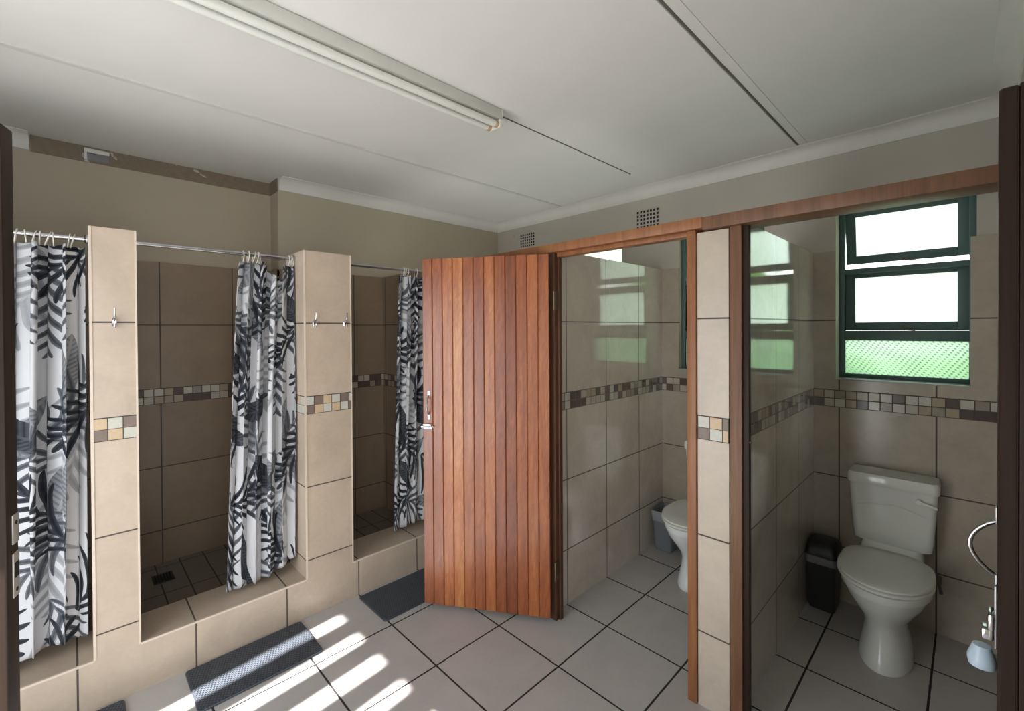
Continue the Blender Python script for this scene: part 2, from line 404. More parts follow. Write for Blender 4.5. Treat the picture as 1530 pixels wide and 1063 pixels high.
# ------------------------------------------------------------------ dimensions (metres, from the tile grid)
XS, XP = -2.4936, -2.75          # shower front face, kerb inner face
YC, YB = 1.862, 3.15             # cubicle front face, back wall
XL, XR = -3.54, -3.37            # recessed and stepped left wall
XW = .14                         # right wall
ZC = 2.63
YF = -.95                        # front wall behind the camera
A1, A2, B1, B2 = .0552, .2028, .9063, 1.1702
PX0, PX1 = -1.73, -1.583         # divider between hidden cubicle and first toilet
QX0, QX1 = -.7811, -.640         # divider between the two toilets

# ------------------------------------------------------------------ setting
f = MB().box(XS, XW+.25, YF-.25, YB+.2, -.08, 0).build('floor', M_floor, smooth=0)
struct(f, 'beige-grey square floor tiles with dark grout between the showers and the toilets', 'floor')
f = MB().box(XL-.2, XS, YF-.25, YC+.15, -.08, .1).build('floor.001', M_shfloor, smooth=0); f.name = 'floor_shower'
struct(f, 'raised shower floor of small brown tiles behind the kerb', 'floor')
c = MB().box(XL-.25, XW+.3, YF-.3, YB+.25, ZC, ZC+.12).build('ceiling', M_ceil, smooth=0)
struct(c, 'white painted board ceiling with straight joints', 'ceiling')

def holes_wall(x0, x1, z0, z1, y0, y1, holes):
    mb = MB(); xs = sorted({x0, x1, *[h[0] for h in holes], *[h[1] for h in holes]}); zs = sorted({z0, z1, *[h[2] for h in holes], *[min(h[3], z1) for h in holes]})
    for i in range(len(xs)-1):
        zrun = None
        for j in range(len(zs)-1):
            cx, cz = (xs[i]+xs[i+1])/2, (zs[j]+zs[j+1])/2
            if z0 < cz < z1 and not any(h[0] < cx < h[1] and h[2] < cz < h[3] for h in holes):
                mb.box(xs[i], xs[i+1], y0, y1, zs[j], zs[j+1])
    return mb
WINS = [(-.536, .022, 1.262, 2.26), (-1.455, -.905, 1.262, 2.26), (-2.45, -1.924, 1.262, 2.248)]
clad = [(a, b-.021 if i == 0 else b, c_, d) for i, (a, b, c_, d) in enumerate(WINS)]
w = holes_wall(XR-.3, XW+.2, 0, ZC, YB+.015, YB+.215, WINS).build('wall_back', M_wall2, smooth=0)
struct(w, 'grey-painted upper back wall with cornice and air vents above the tiles', 'wall')
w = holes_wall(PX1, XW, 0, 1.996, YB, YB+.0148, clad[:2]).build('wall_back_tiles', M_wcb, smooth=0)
struct(w, 'beige tiling with mosaic band around the toilet windows', 'wall')
# left wall: stepped part towards the corner, recessed part nearer
w = MB().box(XR-.3, XR, 1.055, YB+.015, .1, ZC).build('wall_left', M_wall, smooth=0)
struct(w, 'putty-coloured upper wall stepping forward above the third shower', 'wall')
w = MB().box(XL-.2, XL, YF-.2, 1.055, .1, ZC).build('wall_left_recess', M_wall, smooth=0)
struct(w, 'putty-coloured recessed upper wall above the first two showers', 'wall')
w = MB().box(XL, XL+.012, YF, 1.043, .1, 1.9936).box(XR, XR+.012, 1.043, YC-.012, .1, 1.9936)\
    .box(XL+.0121, XR+.012, 1.043, 1.0549, .1, 1.9936).box(XR+.0121, XS-.002, YC-.012, YC-.0005, .1, 1.9936)
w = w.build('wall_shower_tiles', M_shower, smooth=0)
struct(w, 'beige shower tiling, shade painted into its colour, with a mosaic band at the back of the stalls', 'wall')
w = MB().box(XW, XW+.2, .35, YB+.015, 0, ZC).box(XW, XW+.2, YF-.2, -.75, 0, ZC).box(XW, XW+.2, -.75, .35, 2.15, ZC).build('wall_right', M_wall2, smooth=0)
struct(w, 'plain painted right-hand wall beside the last toilet', 'wall')
w = MB().box(XW-.0148, XW-.0002, 1.99, YB, 0, 1.996).build('wall_right_tiles', M_wc, smooth=0)
struct(w, 'beige tiling on the right side of the last toilet cubicle', 'wall')
# front wall behind the camera with the barred entrance
G0, G1, GZ = -2.29, -.75, 2.02
w = holes_wall(XL-.2, XW+.2, 0, ZC, YF-.2, YF, [(G0, G1, -.1, GZ)]).build('wall_front', M_wall2, smooth=0)
struct(w, 'painted entrance wall behind the viewer', 'wall')

# shower front: kerb and two tiled pillars as one continuous tiled wall
mb = MB()
KZ = .2083
mb.box(XP, XS, YF, YC-.014, 0, KZ)
for (y0, y1) in ((A1, A2), (B1, B2)):
    mb.box(XP, XS, y0, y1, KZ, 1.9936)
mb.box(XP, XS, YF, -.65, KZ, 1.9936)
def mosaic(mb, pts, rows, mi0=1):
    """pts(u,z) -> 3D, rows of colour letters; u edges given in metres"""
    for r, (us, letters) in enumerate(rows):
        z1 = 1.1985-.0470*r; z0 = z1-.0445
        for (u0, u1), ch in zip(zip(us[:-1], us[1:]), letters):
            q = [pts(u0+.0018, z0), pts(u1-.0018, z0), pts(u1-.0018, z1), pts(u0+.0018, z1)]
            mb.face(q, mi0+'wtb'.index(ch))
fr = lambda u, z: (XS+.0012, u, z)
us = [A1+.001, A1+.0505, A1+.1, A2-.001]
mosaic(mb, fr, [(us, 'twb'), (us, 'btw')])
us = [B1+.001, B1+.0485, B1+.0975, B1+.146, B1+.195, B1+.243, B2-.001]
mosaic(mb, fr, [(us, 'wbtwbw'), (us, 'btwtwb')])
sd = lambda u, z: (u, B1-.0012, z)
us = [XP+.001, XP+.05, XP+.1, XP+.15, XP+.2, XS-.001]
mosaic(mb, sd, [(us, 'wwbtw'), (us, 'tbwww')])
w = mb.build('wall_shower_front', [M_pillar]+M_mos, smooth=0)
struct(w, 'low tiled shower kerb with two beige tiled pillars rising from it', 'wall')
# tile edge trims
tr = MB()
e = .007
for y in (A1, B1):
    tr.box(XS-.003, XS+.0025, y-.0025, y+e, KZ, 1.9936)
tr.box(XS-.003, XS+.0025, A2-e*.6, A2+.0025, KZ, 1.9936); tr.box(XS-.003, XS+.0025, B2-e*.6, B2+.0025, KZ, 1.9936)
for (y0, y1) in ((-.65, A1-.0026), (A2+.0026, B1-.0026), (B2+.0026, YC-.015)):
    tr.box(XS-e, XS+.0025, y0, y1, KZ-.006, KZ+.0025)
struct(tr.build('trim_1', M_trim, smooth=0), 'pale tile edge strips framing the shower openings', 'trim')

# dividers between cubicles
w = MB().box(XS+.003, PX1-.0005, YC, YC+.113, 0, 1.952).box(XR-.1, XS+.0029, YC, YC+.113, 0, 1.9936).box(PX0, PX1, YC+.1131, YB+.0148, 0, 1.996)
w = w.build('wall_divider_left', M_wc, smooth=0)
struct(w, 'tiled divider wall on the left of the first toilet, open above', 'wall')
mb = MB().box(QX0, QX1, YC+.02, YC+.113, 0, 1.952).box(QX0, QX1, YC+.1131, YB-.0002, 0, 1.996)
struct(mb.build('wall_divider_right', M_wc, smooth=0), 'tiled divider wall between the two toilets, reflecting the green window', 'wall')
mb = MB().box(QX0, QX1-.019, YC, YC+.0198, 0, 1.952)
fy = lambda u, z: (u, YC-.0012, z)
a, b = QX0+.001, QX1-.02
us = [a, a+.0475, a+.097, b]
mosaic(mb, fy, [(us, 'wtb'), ([a, a+.0475, a+.098, b], 'bwt')])
struct(mb.build('wall_divider_pillar', [M_cpil]+M_mos, smooth=0), 'narrow tiled pillar between the two toilet doorways', 'wall')

# timber frames of the two doorways
fr1 = empty('door_frame', (0, 0, 0)); struct(fr1, 'reddish timber frame around the first toilet doorway', 'door frame')
MB().box(-2.30, -.752, YC-.024, YC+.11, 1.966, 2.012, bev=.003).box(-1.53, -.80, YC+.006, YC+.06, 1.945, 1.9655, bev=.002).build('head', M_frame, fr1)
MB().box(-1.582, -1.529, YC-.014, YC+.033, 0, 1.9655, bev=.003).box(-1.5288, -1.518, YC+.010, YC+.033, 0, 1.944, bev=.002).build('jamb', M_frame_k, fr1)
MB().box(-.822, -.7835, YC-.010, YC+.112, 0, 1.9655, bev=.003).build('jamb', M_frame, fr1)
for zz in (.22, 1.66):
    h = MB().box(-1.529, -1.5255, YC-.018, YC+.012, zz, zz+.10).tube([(-1.526, YC-.022, zz), (-1.526, YC-.022, zz+.1)], .006, 8)
    for q in (.02, .05, .08): h.lathe([(.0035, -1.525), (.0035, -1.5235)], (0, YC-.002, zz+q), 8, axis='X')
    h.build('hinge', M_hinge, fr1)
fr2 = empty('door_frame', (0, 0, 0)); struct(fr2, 'darker timber frame, greyed by painted-in window haze, around the right toilet doorway', 'door frame')
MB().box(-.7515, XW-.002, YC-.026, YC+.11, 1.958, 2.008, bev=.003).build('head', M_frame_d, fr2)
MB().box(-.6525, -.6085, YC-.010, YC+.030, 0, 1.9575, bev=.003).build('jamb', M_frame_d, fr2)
MB().box(-.6083, -.5865, YC+.002, YC+.026, 0, 1.955, bev=.002).build('door_stop', M_dark, fr2)  # near-black colour stands in for backlit shadow on the stop
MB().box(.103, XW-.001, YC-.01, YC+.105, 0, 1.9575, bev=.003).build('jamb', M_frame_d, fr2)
MB().lathe([(.004, 0), (.006, .006), (.004, .018), (0.001, .02)], (-.5985, YC+.01, 1.12), 10, axis='X').build('striker', M_hinge, fr2)

# ceiling joints, cornices, bare strip
def strips(name, parts, m, label, cat='trim'):
    mb = MB()
    for p in parts: mb.box(*p)
    return struct(mb.build(name, m, smooth=0), label, cat)
strips('trim_2', [(-2.496, -2.470, YF, YB-.06, ZC-.006, ZC-.0005)], M_strip, 'raised white joint strip on the left of the ceiling')
strips('trim_11', [(-2.4995, -2.497, YF, YB-.06, ZC-.001, ZC-.0003)], M_crack_shade, 'painted thin shadow line beside the left ceiling joint strip')  # dark line painted in for the thin shadow beside the strip
strips('trim_3', [(-1.637, -1.628, 1.53, 2.8, ZC-.0015, ZC-.0003)], M_crack_shade, 'thin dark ceiling joint running on from the lamp end')
strips('trim_4', [(-.706, -.696, YF, YB-.075, ZC-.002, ZC-.0003)], M_crack_shade, 'dark open joint across the right of the ceiling')
strips('trim_5', [(-.765, -.709, YF, YB-.075, ZC-.003, ZC-.0003), (-.693, -.655, YF, YB-.075, ZC-.003, ZC-.0003)], M_ceil, 'smoothed filler bands beside the dark ceiling joint')
def cornice(name, pts, d, label, along):
    """cove profile; d inward direction sign; pts (start,end) along axis, wall coordinate"""
    a0, a1, wc = pts; prof = []
    H, D = .082, .075
    prof.append((0, ZC-H)); prof.append((.006, ZC-H+.001))
    for k in range(7):
        t = k/6; ang = t*PI/2
        prof.append((.006+(D-.006-.004)*(1-math.cos(ang)), ZC-H+.006+(H-.012)*math.sin(ang)))
    prof.append((D, ZC-.004)); prof.append((D, ZC-.0003)); prof.append((0, ZC-.0003))
    rings = []
    n = 40
    for i in range(n+1):
        t = a0+(a1-a0)*i/n; w = random.uniform(-.0008, .0008)
        if along == 'X': rings.append([(t, wc+d*(p+w), z+w) for p, z in prof])
        else: rings.append([(wc+d*(p+w), t, z+w) for p, z in prof])
    return struct(MB().loft(rings).build(name, M_cornice, smooth=40), label, 'cornice')
cornice('trim_6', (XR+.002, XW-.0, YB+.0148), -1, 'white cove cornice along the top of the back wall', 'X')
cornice('trim_7', (1.06, YB-.0, XR+.0002), 1, 'rough white cornice along the stepped left wall', 'Y')
cornice('trim_8', (YF, YB-.07, XW-.0002), -1, 'white cornice over the right wall', 'Y')
cornice('trim_9', (YF, -.155, XL+.0002), 1, 'short remaining piece of cornice at the left edge', 'Y')
mb = MB().box(XL+.0003, XL+.006, -.15, 1.05, ZC-.088, ZC-.0005).box(XL+.0061, XR, 1.047, 1.0546, ZC-.088, ZC-.0005)
struct(mb.build('trim_10', M_bare, smooth=0), 'bare brown plaster strip where the cornice is missing', 'trim')

# ------------------------------------------------------------------ windows
def window(name, x0, x1, label, top_open, mid_open, full=True, WT=2.2595, dep=.110):
    W = empty(name, (0, 0, 0)); struct(W, label, 'window')
    z0, z1 = 1.264, WT; y0, y1 = YB+dep, YB+dep+.035; s_ = .026 if full else .014
    f_ = MB()
    f_.box(x0+.0003, x0+s_, y0, y1, z0, z1, bev=.002).box(x1-s_, x1-.0003, y0, y1, z0, z1, bev=.002)
    f_.box(x0+s_, x1-s_, y0, y1, z0, z0+.028, bev=.002).box(x0+s_, x1-s_, y0, y1, z1-s_, z1-.0003, bev=.002)
    if full:
        f_.box(x0+s_, x1-s_, y0, y1, 1.868, 1.898, bev=.002).box(x0+s_, x1-s_, y0, y1, 1.483, 1.540, bev=.002)
    f_.build('frame', M_winf if full else M_winp, W)
    MB().box(x0+.0005, x1-.0225, YB-.004, y0-.0003, z0-.0018, z0+.006, bev=.001).build('sill', M_sill, W)
    if not full:
        MB().box(x0+s_-.001, x1-s_+.001, y0+.014, y0+.018, z0+.0275, z1-s_+.001).build('pane', M_pane, W, smooth=0)
        return W
    def sash(za, zb, ang):
        S = empty('sash', ((x0+x1)/2, y1+.0145, zb)); S.parent = W; S.rotation_euler = (ang, 0, 0)
        hw = (x1-x0)/2-s_+.004; h = zb-za; b = .046
        fm = MB().box(-hw, -hw+b, -.014, .014, -h, 0, bev=.002).box(hw-b, hw, -.014, .014, -h, 0, bev=.002)
        fm.box(-hw+b, hw-b, -.014, .014, -b, 0, bev=.002).box(-hw+b, hw-b, -.014, .014, -h, -h+b, bev=.002)
        fm.build('sash_frame', M_winf, S)
        MB().box(-hw+b-.001, hw-b+.001, -.002, .002, -h+b-.001, -b+.001).build('pane', M_pane, S, smooth=0)
        MB().tube([(0, -.016, -h+.012), (.0, -.03, -h+.006), (.05, -.032, -h+.004)], .005, 8).lathe([(.009, -.02), (.009, -.014)], (0, 0, -h+.014), 10, axis='Y').build('stay_handle', M_hinge, S)
    sash(1.930, z1-.012, top_open)
    sash(1.5415, 1.892, mid_open)
    MB().box(x0+s_-.001, x1-s_+.001, y0+.014, y0+.018, z0+.0275, 1.484).build('pane', M_pane_d, W, smooth=0)
    return W
window('window_1', WINS[0][0], WINS[0][1]+.0004, 'bright three-light window with tilted top sash above the right toilet', .17, .03)
window('window_2', WINS[1][0], WINS[1][1], 'window above the first toilet, only its left edge showing', .10, .05, dep=.045)
window('window_3', WINS[2][0], WINS[2][1], 'window corner glowing above the divider of the hidden cubicle', 0.0, 0.0, False, 2.2475)

# ------------------------------------------------------------------ doors
def plank_leaf(w, n, z0, z1, th, m, parent, pos, seed):
    rnd = random.Random(seed); mb = MB(); pw = w/n; vals = []
    for i in range(n):
        mb.box(i*pw+.0007, (i+1)*pw-.0007, 0, th, z0+rnd.uniform(0, .002), z1-rnd.uniform(0, .002), bev=.0035, seg=1)
    for zz in (z0+.15, z0+.95, z1-.28): mb.box(.03, w-.03, th, th+.022, zz, zz+.11, bev=.003)
    mb.box(.0015, w-.0015, .006, th-.001, z0+.004, z1-.004)
    o = mb.build('leaf', m, parent)
    at = o.data.attributes.new('rnd', 'FLOAT', 'FACE')
    tones = pos or [rnd.random() for _ in range(n)]
    for p in o.data.polygons:
        i = min(n-1, max(0, int(p.center.x/pw))); at.data[p.index].value = tones[i] if p.center.y < th+.001 else .3
    return o
def pull_handle(parent, x, z, side=-1, L=.105, prot=.036, m=None, rad=.0046):
    mb = MB(); y = 0
    for s in (-1, 1):
        mb.box(x-.008, x+.008, min(0, side*.003), max(0, side*.003), z+s*(L/2)-.016+s*.012, z+s*(L/2)+.016+s*.012, bev=.001)
    pts = []
    for k in range(15):
        t = k/14; a = PI*t
        pts.append((x, side*(.002+prot*math.sin(a)**.75), z-L/2+L*t))
    mb.tube(pts, rad, 10)
    mb.build('pull_handle', m or M_steel, parent)
def slide_bolt(parent, x, z, side=-1):
    """x = free edge of leaf (plate starts there), towards smaller x"""
    b = MB().box(x-.05, x-.001, min(side*.002, side*.001), max(side*.002, side*.010), z-.015, z+.015, bev=.003).build('bolt_plate', M_steel, parent)
    MB().tube([(x-.068, side*.012, z), (x+.006, side*.012, z)], .0055, 10).tube([(x-.058, side*.012, z), (x-.058, side*.03, z-.004)], .005, 10).build('bolt_bar', M_chrome, parent)
ang1 = math.atan2(1.409-1.808, -2.118+1.533)
D1 = empty('door_1', (-1.533, 1.808, 0), ang1); struct(D1, 'open reddish varnished plank door standing between the showers and the first toilet', 'door')
# local +x from hinge to free end; visible face must look towards the camera
tones = [.52, .64, .50, .22, .30, .72, .42, .55, .95, .78, .45, .40]
plank_leaf(.708, 12, .028, 1.957, .024, M_door, D1, tones, 3)
# the leaf is built with thickness on +y local; mirror so the smooth face is the one seen
D1.scale = (1, 1, 1)
leafo = [c_ for c_ in D1.children if c_.name.startswith('leaf')][0]
leafo.data.transform(Matrix.Diagonal((1, -1, 1, 1))); leafo.data.flip_normals()
pull_handle(D1, .672, 1.141, side=1); slide_bolt(D1, .708, 1.022, side=1)

D2 = empty('door_2', (.052, 1.832, 0), math.atan2(1.16-1.832, .034-.052)); struct(D2, 'door leaf, backlit shade in its dark colour, seen edge-on at the right border', 'door')
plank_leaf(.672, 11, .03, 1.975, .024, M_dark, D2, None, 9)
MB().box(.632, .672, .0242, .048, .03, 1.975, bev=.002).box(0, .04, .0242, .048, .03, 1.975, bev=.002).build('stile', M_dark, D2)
pull_handle(D2, .632, 1.160, side=-1, L=.098, prot=.033, m=M_darkchrome, rad=.0036)
MB().box(.622, .650, -.004, -.0005, .985, 1.098, bev=.001).box(.616, .656, -.012, -.0041, 1.016, 1.046, bev=.003).box(.62, .65, -.020, -.0041, .996, 1.0155, bev=.003).build('bolt_plate', M_chrome, D2)
MB().lathe([(.0, .0), (.012, .0), (.0175, .003), (.019, .010), (.019, .018), (.012, .040), (.0, .041)], (.636, -.0195, .938), 20).build('skylit_bolt_plate', M_blue, D2)  # sky-lit part of the bolt, its bluish reflection given as colour and shape

# left door post with strike plate
d_ = math.atan2(-.28, .96)
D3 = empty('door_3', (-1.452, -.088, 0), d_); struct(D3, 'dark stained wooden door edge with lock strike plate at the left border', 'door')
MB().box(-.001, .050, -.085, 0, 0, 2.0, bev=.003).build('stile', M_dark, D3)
sp = MB().box(.004, .030, .0002, .003, .990, 1.085, bev=.001, mi=0).box(.004, .030, .0002, .003, 1.105, 1.168, bev=.001, mi=0)
for zz in (1.005, 1.15): sp.lathe([(.005, .003), (.005, .0036)], (.017, 0, zz), 12, axis='Y', mi=1)
sp.box(.009, .025, .003, .0036, 1.032, 1.065, mi=1)
sp.build('strike_plate', [M_plate, M_black], D3)

# ------------------------------------------------------------------ shower rods and curtains
def rod(y0, y1, z, label, x=-2.63):
    R = empty('curtain_rod', (x, y0, z)); tag(R, label, 'curtain rod', 'shower curtain rods')
    MB().tube([(0, .003, 0), (0, y1-y0-.003, 0)], .0095, 14).build('bar', M_chrome, R)
    for yy, s in ((0, 1), (y1-y0, -1)):
        MB().lathe([(.0, s*.0005), (.021, s*.0005), (.021, s*.006), (.012, s*.012), (.0, s*.012)], (0, yy, 0), 18, axis='Y').build('end_flange', M_chrome, R)
    return R
rod(-.65, A1, 1.957, 'chrome curtain rod over the leftmost shower')
rod(A2, B1, 1.962, 'bright chrome curtain rod over the middle shower')
rod(B2, YC-.0122, 1.962, 'thin curtain rod over the far shower beside the plank door')

def curtain(name, label, Ytop, Ybot, ztop, zbot, nf, amp, width, uoff, rings, seed, droop=None, xc=-2.63, xbot=0.0, phase=0.0, rodz=1.96, squeeze=None):
    rnd = random.Random(seed); NS, NTv = nf*22, 70
    C = empty(name, (xc, (Ytop[0]+Ytop[1])/2, ztop)); tag(C, label, 'shower curtain', 'palm-leaf shower curtains')
    ph = [rnd.uniform(-.8, .8) for _ in range(5)]
    am = [rnd.uniform(.65, 1.25) for _ in range(nf+2)]
    bm = bmesh.new(); uvl = bm.loops.layers.uv.new('UVMap'); V = []; UVs = {}
    for j in range(NTv+1):
        t = j/NTv; row = []
        ya = Ytop[0]+(Ybot[0]-Ytop[0])*t**.8; yb = Ytop[1]+(Ybot[1]-Ytop[1])*t
        for i in range(NS+1):
            s = i/NS
            sw = s+.020*math.sin(2*PI*(1.5*s+.6*t)+ph[0])*math.sin(PI*s)
            p = 2*PI*nf*sw+phase+.9*math.sin(2.2*t+ph[1])*math.sin(PI*s)
            ii = s*nf; a = am[int(ii)]*(1-ii % 1)+am[int(ii)+1]*(ii % 1)
            A = amp*a*(.65+.35*math.sin(PI*min(.93, t*1.1+.1)))*(1+.15*math.sin(5*t+ph[2]+4*s))*(1-.45*max(0, (t-.6)/.4)**1.5)
            edge = min(1, s*8, (1-s)*8)**.5 if nf > 2 else 1
            x = A*math.sin(p)*(.35+.65*edge)+.3*A*math.sin(2.3*p+ph[3])*edge+xbot*t*t
            y = ya+(yb-ya)*sw+.40*A*math.sin(2*p+ph[4])*edge
            y = min(max(y, ya-.004), yb+.001)
            zt = ztop-.010*(1-abs(math.sin(p)))
            if droop: zt -= droop(s)*max(0, 1-t*2.2)
            zb = zbot(s) if callable(zbot) else zbot
            z = (zt if t == 0 else zt+(zb-zt)*t)
            v = bm.verts.new((x, y-C.location.y, z-ztop)); row.append(v); UVs[v] = (s*width+uoff, (1-t)*(ztop-.22)+seed*.37)
        V.append(row)
    for j in range(NTv):
        for i in range(NS):
            f_ = bm.faces.new((V[j][i], V[j+1][i], V[j+1][i+1], V[j][i+1])); f_.smooth = True
            for lp in f_.loops: lp[uvl].uv = UVs[lp.vert]
    me = bpy.data.meshes.new('fabric'); bm.to_mesh(me); bm.free(); me.materials.append(M_curtain)
    o = bpy.data.objects.new('fabric', me); COL.objects.link(o); o.parent = C
    so = o.modifiers.new('thick', 'SOLIDIFY'); so.thickness = .0012
    for (yy, tilt) in rings:
        pts = []
        for k in range(16):
            a = 2*PI*k/16
            pts.append((.019*math.sin(a)+.004*math.sin(tilt*9), yy-C.location.y+tilt*.014*math.cos(a), rodz-ztop-.013+.028*math.cos(a)))
        MB().tube(pts, .0023, 6, closed=True).build('curtain_ring', M_ring, C)
    if droop:
        yy = Ytop[0]+(Ytop[1]-Ytop[0])*.66-C.location.y
        MB().tube([(.012, yy+.024*math.cos(2*PI*k/20), -.052+.024*math.sin(2*PI*k/20)) for k in range(20)], .0024, 6, closed=True).build('curtain_ring', M_hinge, C)
    return C
def zb2(s): return .232+.03*(s-.25)**2*4 if s > .25 else .232+.02*(.25-s)
def dr2(s):
    d = max(0, 1-abs((s-.66)/.17)); return .125*d*d*(3-2*d)
curtain('shower_curtain', 'palm-print curtain covering the leftmost shower beside the first pillar', (-.56, .046), (-.56, .040), 1.925, lambda s: .262+.012*math.sin(9*s), 7, .058, 1.45, .1,
        [(-.155, .3), (-.128, -.2), (-.105, .5), (-.088, .1), (-.066, .7), (-.05, -.1), (-.004, .3), (.008, .5), (-.2, .2), (-.26, .4), (-.33, 0), (-.4, .3), (-.48, .3)], 4, rodz=1.957, xbot=.03, phase=.5)
curtain('shower_curtain', 'palm-print curtain bunched beside the second pillar in the middle shower', (.628, .898), (.552, .888), 1.925, zb2, 5, .046, 1.05, .55,
        [(.648, .1), (.672, .2), (.700, .6), (.716, .3), (.726, -.1), (.872, .2), (.885, .4), (.894, -.2)], 5, droop=dr2, rodz=1.962, phase=1.4, xbot=.015)
curtain('shower_curtain', 'narrow palm-print curtain in the far shower partly behind the plank door', (1.568, 1.800), (1.515, 1.80), 1.925, lambda s: .235+.02*s, 4, .036, .8, 1.3,
        [(1.60, .2), (1.615, .4), (1.63, .1), (1.70, .3), (1.76, .2)], 8, rodz=1.962, phase=.3)
# ------------------------------------------------------------------ hooks
def coat_hook(y, label):
    H = empty('coat_hook', (XS+.0003, y, 1.60)); tag(H, label, 'hook', 'chrome hooks on the shower pillars')
    MB().loft([[(0.0, .009*math.cos(a), .022*math.sin(a)) for a in [2*PI*k/16 for k in range(16)]], [(.004, .009*math.cos(a), .022*math.sin(a)) for a in [2*PI*k/16 for k in range(16)]],
               [(.007, .006*math.cos(a), .018*math.sin(a)) for a in [2*PI*k/16 for k in range(16)]]]).build('back_plate', M_chrome, H)
    pts = [(.005, 0, .008), (.018, 0, .014), (.028, 0, .026), (.032, 0, .046), (.031, 0, .058)]
    MB().tube(pts, [.004, .004, .0035, .003, .0038], 10).build('prong', M_chrome, H)
    pts = [(.005, 0, -.008), (.014, 0, -.018), (.024, 0, -.020), (.031, 0, -.012), (.032, 0, -.003)]
    MB().tube(pts, [.0045, .0045, .004, .0038, .0045], 10).build('prong', M_chrome, H)
coat_hook(.131, 'chrome robe hook on the left pillar')
coat_hook(.958, 'left chrome robe hook of the pair on the second pillar')
coat_hook(1.132, 'right chrome robe hook of the pair on the second pillar')

# ------------------------------------------------------------------ mats
def mat_thing(x, y, label):
    R = empty('bath_mat', (x, y, 0)); tag(R, label, 'mat', 'woven rubber shower mats')
    MB().loft([rrect(.145, .248, .0105, 5, .008), rrect(.145, .248, .0125, 5, .008)]).build('woven_top', M_mat, R)
    mb = MB().loft([rrect(.150, .254, .0004, 5, .014), rrect(.152, .256, .005, 5, .015), rrect(.150, .254, .0104, 5, .014)])
    mb.build('border', M_mat_edge, R); return R
mat_thing(-2.325, .612, 'dark slate woven mat lying in the sun stripes before the middle shower')
mat_thing(-2.312, 1.444, 'dark mat before the far shower, partly behind the plank door')
mat_thing(-2.325, -.108, 'corner of a dark mat before the leftmost shower')

# ------------------------------------------------------------------ shower drain
D = empty('floor_drain', (-3.31, .378, .1)); tag(D, 'small black floor drain in the middle shower', 'drain')
mb = MB().box(-.062, .062, -.05, .05, .0004, .004, bev=.001); mb.build('drain_frame', M_bin_k, D)
mb = MB()
for k in range(6): mb.box(-.05, .05, -.04+k*.014, -.033+k*.014, .0041, .0062)
mb.build('grate', M_black, D)

